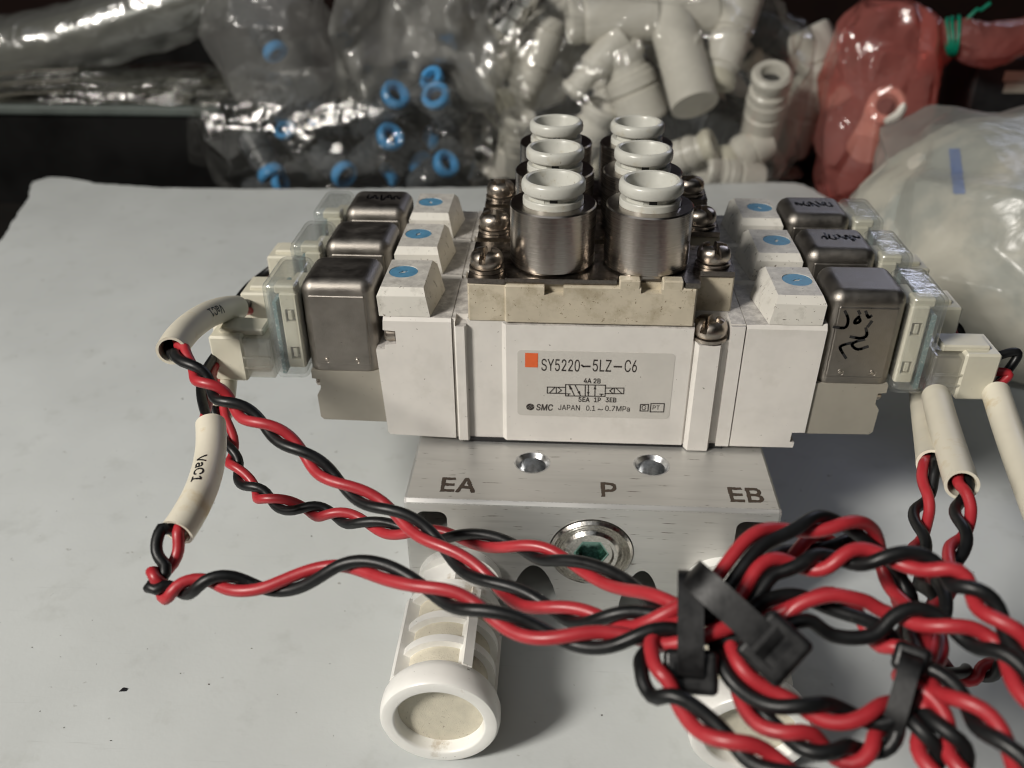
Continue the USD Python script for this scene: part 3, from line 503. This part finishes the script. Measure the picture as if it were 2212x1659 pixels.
# right leads
R1 = [(2012, 1000, 157, 0.6), (2004, 1030, 156, 0.4), (2002, 1075, 154, 0), (1990, 1110, 152, -0.5, 1.2), (1990, 1157, 149, -1), (1985, 1195, 145, -1.6), (1992, 1240, 140, -2.2), (2012, 1290, 134, -3), (2022, 1370, 126, -4), (2005, 1430, 119, -4.7), (1965, 1480, 114, -5.2)]
L2a = [(1545, 1360, 110, 1.7), (1562, 1395, 108, 1.6), (1590, 1455, 106, 1.55), (1650, 1502, 106, 1.4), (1728, 1524, 106, 1), (1790, 1540, 107, 0.5), (1858, 1549, 108, 0), (1915, 1540, 109, -0.5), (1955, 1500, 111, -0.9)]
s4 = [(1992, 840, 196), (1999, 900, 184), (2008, 960, 170), (2014, 1003, 159)]
lead("twisted lead of the right rear valve, its short sleeve half hidden behind the next", [R1, L2a, M1],
     ([strand3([(73, 33, 45), (74, 32, 40), at(1990, 830, 199), at(1997, 900, 183.5), at(2006, 960, 169.5), at(2010, 990, 162)])], [strand3([(73, 35, 45), (75, 34, 41), at(1994, 830, 199), at(2001, 900, 184.5), at(2010, 960, 170.5), at(2014, 990, 162)])]), s4, None, 1, 38)
R2 = [(2078, 1035, 150, 0.5), (2084, 1066, 149, 0), (2080, 1105, 147, -0.5, 1.2), (2081, 1150, 144, -1), (2062, 1195, 140, -1.6), (2045, 1235, 136, -2.1), (2035, 1290, 130, -3), (2010, 1360, 124, -3.9), (1985, 1430, 117, -4.7), (1960, 1480, 113, -5.3)]
L2b = [(1600, 1400, 112, 0.8), (1608, 1480, 109, 0.4), (1635, 1545, 107, 0.3), (1690, 1583, 106, 0.0), (1745, 1602, 106, -0.5), (1791, 1620, 107, -1), (1835, 1630, 108, -1.5), (1876, 1620, 109, -2), (1915, 1590, 110, -2.6), (1938, 1530, 111, -3.1)]
D2 = [(1962, 1485, 112, 1.9), (1998, 1515, 111, 1.6), (2048, 1583, 110, 1), (2070, 1630, 110, 0.4), (2090, 1720, 110, -0.4)]
X = [(1560, 1335, 110, 1.5), (1612, 1285, 114, 1.2), (1665, 1225, 119, 0.7), (1720, 1185, 123, 0), (1790, 1170, 127, -0.8), (1850, 1180, 130, -1.6), (1905, 1205, 132, -2.3), (1945, 1265, 131, -3.2), (1958, 1340, 127, -4), (1962, 1420, 120, -5), (1958, 1475, 114, -5.6)]
s5 = [(2022, 856, 178), (2042, 930, 166), (2060, 990, 157), (2078, 1048, 149)]
lead("twisted lead of the right middle valve, with the full clean white sleeve", [R2, L2b, X, D2],
     ([strand3([(73, 14, 45), (75, 14, 42), (75, 11, 37), at(2021, 858, 178), at(2041, 930, 165.5), at(2060, 990, 156.5), at(2074, 1030, 151)])], [strand3([(73, 16, 45), (76.5, 16, 43), (77, 13, 37), at(2025, 858, 178.5), at(2045, 930, 166.5), at(2064, 990, 157.5), at(2078, 1030, 151.5)])]), s5, None, 1, 19)
R3 = [(2258, 1140, 157, 0.5), (2266, 1180, 155, 0), (2275, 1260, 148, -1.2), (2300, 1350, 135, -2.4), (2300, 1430, 122, -3.4)]
s6 = [(2150, 845, 187), (2178, 930, 179), (2215, 1030, 168), (2258, 1140, 157)]
lead("twisted lead of the right front valve, its stained sleeve cut by the frame edge", [R3, U2],
     ([strand3([(73, -5, 45.5), (76.5, -6, 45), at(2148, 838, 188), at(2162, 890, 183), at(2200, 990, 172.5), at(2240, 1090, 162)])], [strand3([(73, -3, 46.5), (79, -2.5, 47.5), at(2156, 832, 190), at(2168, 890, 184), at(2206, 990, 173.5), at(2246, 1090, 162.5)])]), s6, None, 1, 0)

# ------------------------------------------------------------------ cable ties
def tie(label, u, v, d, ang, ra, rb, width, head_t, head, tilt=0.0, thick=1.3):
    """A strap closed round a bundle at (u, v): its visible run lies at the angle ang in the picture plane; its head sits at the angle head_t of the loop."""
    P = at(u, v, d); e = (EYE-P)/np.linalg.norm(EYE-P); r = RIGHT - e*(RIGHT @ e); r /= np.linalg.norm(r); up = np.cross(e, r)
    a = math.cos(ang)*r + math.sin(ang)*up; c = np.cross(a, e); b = math.cos(tilt)*e + math.sin(tilt)*c; c = np.cross(a, b)
    th = np.linspace(0, 2*np.pi, 49)[:-1]; sq = lambda x: np.sign(x)*np.abs(x)**0.62
    ring = [P + a*ra*sq(math.cos(t)) + b*rb*sq(math.sin(t)) for t in th]; outr = [P + a*(ra+thick)*sq(math.cos(t)) + b*(rb+thick)*sq(math.sin(t)) for t in th]
    n = 48; V = np.vstack([np.array(ring)-c*width/2, np.array(outr)-c*width/2, np.array(outr)+c*width/2, np.array(ring)+c*width/2]); F = []
    for i in range(n):
        j = (i+1) % n
        for k in range(4):
            m_ = (k+1) % 4; F += [(k*n+i, k*n+j, m_*n+j), (k*n+i, m_*n+j, m_*n+i)]
    strap = trimesh.Trimesh(V, F); strap.fix_normals()
    T = thing("cable_tie", label, "cable tie"); obj("strap", strap, "tie_black", T, smooth=35)
    hl, hw, hh = head
    hm = tm(rbox(-hl/2, hl/2, -hw/2, hw/2, -hh/2, hh/2, 0.7, 16) - box(-hl*0.2, hl*0.2, -hw*0.3, hw*0.3, hh*0.42, hh))
    ct = P + a*(ra+0.2)*math.cos(head_t) + b*(rb+0.6)*math.sin(head_t); X = np.eye(4); X[:3, 0], X[:3, 1], X[:3, 2], X[:3, 3] = a, c, b, ct
    if np.linalg.det(X[:3, :3]) < 0: X[:3, 1] *= -1
    hm.apply_transform(X); obj("head", hm, "tie_black", T, smooth=35); return T
tie("black cable tie wound upright round the wires, its head pointing down", 1492, 1352, 108, math.radians(-93), 4.9, 3.0, 2.9, math.radians(14), (4.8, 6.0, 5.0), thick=1.4)
tie("broad black cable tie lying aslant across the wires beside the upright one", 1596, 1330, 107, math.radians(-44), 5.7, 3.4, 3.4, math.radians(35), (5.8, 6.2, 5.0), thick=1.5)
tie("black cable tie low on the right, cinching the loops in shadow", 1948, 1500, 112, math.radians(-112), 3.8, 3.2, 2.2, math.radians(168), (3.2, 3.8, 3.4), thick=0.9)

# ------------------------------------------------------------------ crumbs on the table
def crumb(u, v, r, seed):
    g = np.random.default_rng(seed); return move(hull(g.normal(size=(14, 3))*[r, r, r*0.5]), *(atz(u, v, 0) + [0, 0, r*0.35]))
tag(obj("crumb", crumb(268, 1490, 0.28, 1), "marker", smooth=False), "largest dark chip lying on the white board at lower left", "crumb")
g = np.random.default_rng(11)
cr_ = [crumb(u, v, abs(g.normal())*0.05+0.045, int(g.integers(1e6))) for u, v in [(318, 1402), (452, 1478), (543, 1401), (713, 1434), (130, 1373), (70, 1398), (390, 1455), (600, 1500), (200, 1340), (640, 1540), (720, 1590), (240, 1600), (1300, 1545), (1240, 1480)] + [(g.uniform(20, 820), g.uniform(560, 1650)) for _ in range(24)]]
tag(obj("grit", cr_, "dark_parts", smooth=False), "tiny dark grit scattered over the white board", "grit", kind="stuff")

# ------------------------------------------------------------------ background: bags, fittings, tray
def wrinkled(center, radii, seed, amp=0.16, freq=2.2, sub=5, power=3.0, floor=-19.5, rot=0.0):
    m = trimesh.creation.icosphere(subdivisions=sub); d = np.array(m.vertices)
    sq = np.sign(d)*np.abs(d)**(2.0/power); sq *= 1.0
    n1 = meshkit.fbm(d*freq + seed*3.1, 3, seed); n2 = meshkit.fbm(d*freq*2.3 + 7.7, 3, seed+5); ridge = 1 - np.abs(2*n1-1)*2; fold = 1-np.abs(2*n2-1)*2
    k = 1 + amp*(ridge*0.7 + fold*0.45 - 0.6)
    p = sq*k[:, None]*np.array(radii); a = math.radians(rot); p = np.c_[p[:, 0]*math.cos(a)+p[:, 2]*math.sin(a), p[:, 1], -p[:, 0]*math.sin(a)+p[:, 2]*math.cos(a)]
    p = p + center; p[:, 2] = np.maximum(p[:, 2], floor + 0.02*(p[:, 2]-floor)); m.vertices = p; return m
def crumpled(center, radii, seed, n=130, amp=0.12, power=2.8, floor=-19.5, rot=0.0, ripple=0.9):
    """Thin film pulled into flat facets between sharp creases, softened and rippled."""
    from scipy.spatial import ConvexHull
    r = np.random.default_rng(seed); d = r.normal(size=(n*6, 3)); d /= np.linalg.norm(d, axis=1, keepdims=True); keep = []
    for x in d:
        if len(keep) < n and all(x @ k < 1-1.9/n for k in keep): keep.append(x)
    d = np.array(keep); h = ConvexHull(d); p = np.sign(d)*np.abs(d)**(2.0/power)*(1 + amp*r.uniform(-1, 0.7, size=(len(d), 1)))*np.array(radii)
    m = trimesh.Trimesh(p, h.simplices, process=False); m.fix_normals(); m = m.subdivide().subdivide(); trimesh.smoothing.filter_laplacian(m, 0.5, iterations=1); m = m.subdivide().subdivide()
    m.vertices = m.vertices + m.vertex_normals*((meshkit.fbm(m.vertices/np.array([9.0, 9, 16]) + seed, 3, seed)[:, None]-0.5)*2*ripple)
    p = np.array(m.vertices); a = math.radians(rot); p = np.c_[p[:, 0]*math.cos(a)+p[:, 2]*math.sin(a), p[:, 1], -p[:, 0]*math.sin(a)+p[:, 2]*math.cos(a)] + center
    p[:, 2] = np.maximum(p[:, 2], floor + 0.02*(p[:, 2]-floor)); return trimesh.Trimesh(p, m.faces, process=False)
def span(u0, v0, u1, v1, y):                                           # centre and half size of a picture box on the plane y
    a, b = aty(u0, v1, y), aty(u1, v0, y); return (a+b)/2, (b-a)/2
def tube(p0, p1, prof): return aim(lathe(prof, 32), p0, p1)
def fitting(label, u0, v0, u1, v1, y0, y1, r, mat, ringmat, rings=(1,), group=None, cat="fitting", pin=False, elbow=None):
    p0, p1 = aty(u0, v0, y0), aty(u1, v1, y1); L = np.linalg.norm(p1-p0)
    T = thing("push_fitting", label, cat, group=group)
    body = [tube(p0, p1, [(0, 0), (r*0.8, 0), (r*0.95, r*0.1), (r, r*0.3), (r, L*0.5), (r*0.88, L*0.52), (r*0.88, L*0.56), (r*0.99, L*0.58), (r*0.99, L*0.74), (r*0.93, L*0.76), (r*0.93, L-r*0.45), (r*0.8, L-r*0.35), (r*0.8, L), (0, L)] if not pin else [(0, 0), (r, 0), (r, L*0.55), (r*0.72, L*0.6), (r*0.72, L*0.86), (r*0.82, L*0.9), (r*0.75, L*0.97), (r*0.4, L), (0, L)])]
    if elbow is not None:
        q = aty(*elbow); EB = 0.62 if 0 in rings else 0.12; body.append(tube(p0 + (p1-p0)*EB, q, [(0, -r*0.6), (r, -r*0.6), (r, np.linalg.norm(q-p0)), (0, np.linalg.norm(q-p0))]))
    obj("fitting_body", body, mat, T)
    for k in rings:
        a, b = (p1, p0) if k == 1 else (p0, p1)
        if elbow is not None and k == 2: a, b = aty(*elbow), p0 + (p1-p0)*0.12
        d = (a-b)/np.linalg.norm(a-b)
        obj("release_ring", tube(a, a+d, [(r*0.45, -r*0.1), (r*0.8, -r*0.1), (r*0.95, r*0.15), (r*0.95, r*0.5), (r*0.8, r*0.65), (r*0.55, r*0.6), (r*0.45, r*0.1), (r*0.42, -r*0.1)], ), ringmat, T)
        obj("bore", tube(a, a+d, [(0, 0.0), (r*0.46, 0.0), (r*0.46, r*0.12), (0, r*0.12)]), "rubber_black", T)
    return T
# tray at the left
p0, p1 = aty(-260, 238, 252), aty(470, 222, 252); zr = float((p0[2]+p1[2])/2); xr = float(p1[0])
tr = box(-330, xr, 252, 420, -19.8, zr) - box(-327, xr-3, 255, 417, -16, zr+5)
t = obj("parts_tray", tr, "tray_black", smooth=False); tag(t, "black open tray behind the board at upper left", "tray")
obj("tray_rim", rbox(-331, xr+1, 249.6, 254, zr-3.6, zr+1.0, 1.4, 14), "tray_rim", t)
# wrapped packs in the tray
roll = [aty(-60, 128, 285), aty(120, 92, 285), aty(300, 40, 290), aty(430, -5, 295), aty(520, -40, 300)]
cs = CubicSpline(np.linspace(0, 1, 5), np.array(roll))(np.linspace(0, 1, 60)); rr_ = 16.5 + 1.6*(meshkit.fbm(np.c_[cs/9.0], 3, 2)-0.5)*2
rl = sweep(cs, rr_, 40); rl.vertices += (meshkit.fbm(rl.vertices/[14.0, 6, 6], 3, 9)[:, None]-0.5)*3.0
R = obj("wrapped_roll", sweep(cs, 11.0, 24), "dark_parts"); tag(R, "long roll wrapped in shiny clear film lying aslant at top left", "roll")
obj("film_wrap", rl, "roll_film", R, smooth=True)
c, h = span(-80, 120, 560, 260, 285)
pk = crumpled(c - [0, 0, 4], (h[0], 26, h[2]*0.9), 4, 260, 0.16); PK = obj("wrapped_parts", wrinkled(c - [0, -4, 6], (h[0]*0.95, 20, h[2]*0.72), 8, 0.3, 4.0), "dark_parts", smooth=True); tag(PK, "dark parts bundled in crinkled clear film in the black tray", "pack")
obj("film_wrap", pk, "wrap_film", PK, smooth=True)
g = np.random.default_rng(3)
for k in range(5):
    y_ = 258; vv = 150 + 12*k
    a, b = aty(-40, vv+14, y_), aty(170-8*k, vv, y_); obj("rod", sweep([a, (a+b)/2+[0, 0, 0.6], b], 0.7, 10), "chrome" if k % 2 else "dark_parts", PK)
# small clear bag hanging over the tray end
c, h = span(480, -60, 722, 248, 268); b3 = crumpled(c, (h[0], 22, h[2]), 12, 90, 0.14, rot=-8)
tag(obj("clear_bag", b3, "bag_film_grey", smooth=True), "cloudy clear bag slumped over the end of the black tray", "bag")
fitting("dark fitting with blue collar inside the cloudy bag over the tray", 560, 60, 590, 105, 268, 262, 6, "fitting_black", "fitting_blue", group=None)
fitting("dark fitting showing grey through the cloudy bag over the tray, lower one", 690, 190, 610, 215, 268, 262, 7, "fitting_black", "fitting_black")
# clear bag of dark fittings with blue collars
c, h = span(462, 150, 1080, 440, 262); b1 = crumpled(c, (h[0], 33, h[2]), 21, 220, 0.12)
tag(obj("clear_bag", b1, "bag_film", smooth=True), "clear bag of dark fittings with blue collars behind the board", "bag")
# its raised mouth, a flat sheet of film standing up
uu, ww = np.meshgrid(np.linspace(0, 1, 60), np.linspace(0, 1, 60)); V = []
for a_, b_ in zip(uu.ravel(), ww.ravel()):
    p = aty(740 + (1072-740)*a_ + 20*(1-b_)*(a_-0.5), -60 + 300*b_, 278); V.append(p)
V = np.array(V); V[:, 1] += (meshkit.fbm(np.c_[V[:, 0]/22, V[:, 2]/30, V[:, 2]*0], 3, 4)-0.5)*40 + 10*np.sin(V[:, 0]/11 + V[:, 2]/20)
i, j = np.meshgrid(np.arange(59), np.arange(59), indexing="ij"); i, j = i.ravel(), j.ravel(); n_ = 60
F = np.vstack([np.c_[i*n_+j, i*n_+j+1, (i+1)*n_+j+1], np.c_[i*n_+j, (i+1)*n_+j+1, (i+1)*n_+j]])
V2 = V + [0, 0.15, 0]; sheet = trimesh.Trimesh(np.vstack([V, V2]), np.vstack([F, F[:, ::-1] + len(V)]), process=False)
bagp = stage.GetPrimAtPath("/World/clear_bag_001"); obj("bag_mouth", sheet, "mouth_film", bagp, smooth=True)
GB = "dark blue-collared fittings in the clear bag"
for lab, a in (("dark fitting whose blue collar shows highest and brightest in its bag", (800, 280, 850, 210, 275, 258, 7.0)), ("dark fitting with blue collar at the right, under the bright film crease", (985, 270, 945, 212, 280, 262, 7.0)),
               ("dark fitting whose shadowed blue collar peeks above its neighbour's", (1000, 230, 938, 175, 290, 276, 6.5)), ("dark fitting with blue collar below the brightest collar", (770, 360, 838, 300, 275, 258, 7.0)),
               ("dark fitting with blue collar at the left end of its bag", (540, 290, 582, 368, 268, 258, 7.0)), ("dark fitting with blue collar just above the board edge, beside the silver film", (900, 400, 958, 358, 270, 258, 7.0)),
               ("dark fitting whose blue collar lies lowest in the middle of its bag", (690, 330, 738, 372, 272, 260, 7.0)), ("dark fitting with pale blue collar at the upper left of its bag", (660, 330, 620, 285, 280, 270, 5.5)), ("dark fitting with blue collar at the lower left corner, nearest the tray", (530, 410, 600, 395, 262, 257, 5.5))):
    fitting(lab, *a, "fitting_black", "fitting_blue", group=GB)
gx = np.random.default_rng(23)
for k in range(14):
    u, v = 520 + 500*gx.random(), 190 + 200*gx.random(); a = gx.uniform(0, 2*np.pi); du, dv = 50*math.cos(a), 40*math.sin(a); y_ = gx.uniform(280, 294)
    fitting("dark fitting deep in the bag, half hidden behind the blue-collared ones in front", u-du, v-dv, u+du, v+dv, y_+5, y_-5, gx.uniform(5.5, 7.5), "fitting_black", "fitting_blue" if k % 3 == 0 else "fitting_black", group="half hidden dark fittings deep in their bag")
# clear bag of white fittings
c, h = span(1072, -60, 1780, 440, 277); b2 = crumpled(c, (h[0], 46, h[2]), 31, 300, 0.10)
tag(obj("clear_bag", b2, "bag_film", smooth=True), "big clear bag full of white tube fittings behind the valves", "bag")
GW = "white fittings in the clear bag"
fitting("large white tee fitting lying across the top of the clear bag", 1258, 45, 1565, 25, 274, 282, 10.5, "fitting_white", "fitting_white", rings=(0, 2), elbow=(1470, 112, 266), group=GW)
fitting("slim white plug with a rounded tip pointing down left", 1345, 80, 1228, 205, 270, 262, 7.2, "fitting_white", "fitting_white", rings=(), pin=True, group=GW)
fitting("grey shaded white fitting standing at the left side of its bag", 1185, 60, 1125, 205, 292, 290, 8.8, "fitting_white", "fitting_white", rings=(0,), group=GW)
fitting("stout white fitting leaning left, just above the nickel ports", 1395, 265, 1345, 135, 268, 272, 12.0, "fitting_white", "fitting_white", group=GW)
fitting("long white fitting slanting down from the top right with a cream collar", 1615, -30, 1552, 160, 284, 266, 9.0, "fitting_white", "cream_plastic", group=GW)
fitting("white elbow fitting with its round mouth facing out", 1640, 300, 1664, 178, 276, 258, 9.3, "fitting_white", "fitting_white", group=GW)
fitting("white fitting with cream collar lying low below the elbow", 1660, 300, 1580, 345, 272, 266, 9.0, "fitting_white", "cream_plastic", group=GW)
fitting("white fitting close to the right-hand nickel ports, pointing right", 1440, 350, 1520, 318, 264, 260, 8.0, "fitting_white", "cream_plastic", group=GW)
fitting("white fitting lying on the board edge, lowest in the clear bag", 1640, 390, 1540, 372, 264, 258, 8.5, "fitting_white", "fitting_white", group=GW)
fitting("white fitting half hidden behind the rear nickel ports", 1250, 330, 1290, 250, 272, 268, 9.0, "fitting_white", "fitting_white", group=GW)
fitting("white fitting at the far left bottom of the big clear bag", 1105, 370, 1120, 270, 286, 280, 9.0, "fitting_white", "fitting_white", group=GW)
fitting("dull white fitting deep behind the slanting one, top right of bag", 1740, 60, 1790, 200, 300, 292, 11.0, "fitting_white", "fitting_white", group=GW)
fitting("white fitting behind the elbow's mouth, tilted to the right", 1700, 330, 1760, 160, 300, 292, 10.0, "fitting_white", "fitting_white", group=GW)
fitting("white fitting in the dark gap between plug and stout fitting", 1290, 110, 1330, 250, 305, 300, 8.0, "fitting_white", "fitting_white", group=GW)
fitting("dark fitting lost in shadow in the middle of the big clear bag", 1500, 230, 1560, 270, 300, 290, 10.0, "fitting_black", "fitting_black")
gx = np.random.default_rng(17)
for k in range(26):
    u, v = 1105 + 660*gx.random(), 10 + 370*gx.random(); a = gx.uniform(0, 2*np.pi); L_ = gx.uniform(45, 75); y_ = gx.uniform(296, 318); du, dv = L_*math.cos(a), L_*math.sin(a)
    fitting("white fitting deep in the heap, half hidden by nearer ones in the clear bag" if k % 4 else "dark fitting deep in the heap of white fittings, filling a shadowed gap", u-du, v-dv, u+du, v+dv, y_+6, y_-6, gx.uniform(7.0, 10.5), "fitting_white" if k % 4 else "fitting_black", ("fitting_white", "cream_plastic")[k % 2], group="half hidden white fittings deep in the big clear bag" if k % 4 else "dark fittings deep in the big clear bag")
tag(obj("metal_coupling", tube(aty(1080, 60, 280), aty(1130, -20, 280), [(0, 0), (8, 0), (9, 2), (9, 7), (7.5, 8), (7.5, 14), (9, 15), (9, 22), (0, 22)]), "chrome"), "shiny metal coupling at the top left of the big clear bag", "coupling")
# red bag
c, h = span(1728, 5, 2062, 455, 258); b4 = crumpled(c, (h[0], 27, h[2]), 41, 180, 0.12, rot=-4)
RB = tag(obj("red_bag", b4, "red_film", smooth=True), "translucent red bag tied with green wire, at upper right", "bag")
tail = [aty(1985, 95, 258), aty(2045, 85, 254), aty(2075, 80, 252), aty(2110, 92, 252), aty(2160, 92, 254), aty(2240, 70, 258)]
cs = CubicSpline(np.linspace(0, 1, 6), np.array(tail))(np.linspace(0, 1, 50)); r_ = np.interp(np.linspace(0, 1, 50), [0, 0.2, 0.32, 0.5, 0.75, 1], [15, 9, 6.5, 8.5, 9.5, 7]); tl = sweep(cs, r_, 40); tl.vertices += (meshkit.fbm(tl.vertices/[12.0, 5, 5], 3, 6)[:, None]-0.5)*4
obj("bag_neck", tl, "red_film", RB, smooth=True)
wr = []
for k in range(150):
    a = k/149*2*np.pi*3.6; s = 0.22 + 0.16*k/149; p = CubicSpline(np.linspace(0, 1, 50), cs)(s); d = CubicSpline(np.linspace(0, 1, 50), cs)(s, 1); d /= np.linalg.norm(d)
    e1 = np.cross(d, [0, 0, 1]); e1 /= np.linalg.norm(e1); e2 = np.cross(d, e1); wr.append(p + (7.6+0.5*math.sin(3*a))*(math.cos(a)*e1 + math.sin(a)*e2))
end = [wr[-1] + np.array([k*1.6, -1, 2.0*k*(1 if k < 4 else 0.7)]) for k in range(1, 7)]
tag(obj("green_twist_tie", sweep(np.array(wr+end), 0.75, 10), "green_wire", smooth=True), "green wire wound round the neck of the red bag", "twist tie")
fitting("white elbow fitting with its round mouth showing, seen inside the red bag", 1902, 262, 1914, 232, 258, 238, 8.2, "fitting_white", "fitting_white", elbow=(1872, 318, 243))
# dark device at the upper right
c, h = span(2050, 110, 2330, 240, 285); dv = obj("dark_device", rbox(*(c[0]-h[0], c[0]+h[0]), c[1]-18, c[1]+18, c[2]-h[2], c[2]+h[2], 2.5, 12), "rubber_black"); tag(dv, "dark device with pale slots behind the milky bag, far right", "device")
for k, vv in enumerate((165, 190)):
    a = aty(2170, vv, c[1]-18.6); obj("slot_plate", box(a[0], a[0]+26, a[1], a[1]+1.5, a[2]-2.2, a[2]+2.2), "grey_plastic", dv, smooth=False)
# milky bag on the right
mc, mr, ms = aty(2232, 612, 130), (63, 76, 56), 52
mb = crumpled(mc, mr, ms, 230, 0.13, floor=0.3, power=2.4, ripple=1.3)
MBp = tag(obj("milky_bag", mb, "milky_film", smooth=True), "large milky plastic bag slumped on the board right of the valves", "bag")
def inside(poly, u, v):
    r = np.ones(len(u), bool)
    for (a, b), (c, d_) in zip(poly, poly[1:] + poly[:1]): r &= (c-a)*(v-b) - (d_-b)*(u-a) >= 0
    return r
def stripe(mesh, poly, off=0.25):
    sub = mesh.subdivide(); fc = sub.triangles_center; d = fc - EYE; z = d @ FWD; u = 1106 + FPX*(d @ RIGHT)/z; v = 829.5 - FPX*(d @ UP)/z
    k = inside(poly, u, v) & ((sub.face_normals*d).sum(1) < 0); q = sub.submesh([np.nonzero(k)[0]], append=True); q.vertices = q.vertices + q.vertex_normals*off; return q
fil = wrinkled(mc, (mr[0]*0.94, mr[1]*0.94, mr[2]*0.93), ms, 0.05, 1.3, floor=2.0, power=2.3, sub=6)
FI = tag(obj("bag_filling", fil, "filling_cream", smooth=True), "cream filling with a blue stripe seen dimly through the milky bag", "filling")
obj("blue_stripe", stripe(fil, [(2050, 322), (2074, 322), (2086, 420), (2060, 420)]), "blue_stripe", FI, smooth=True)
print("parts", sum(used.values()))
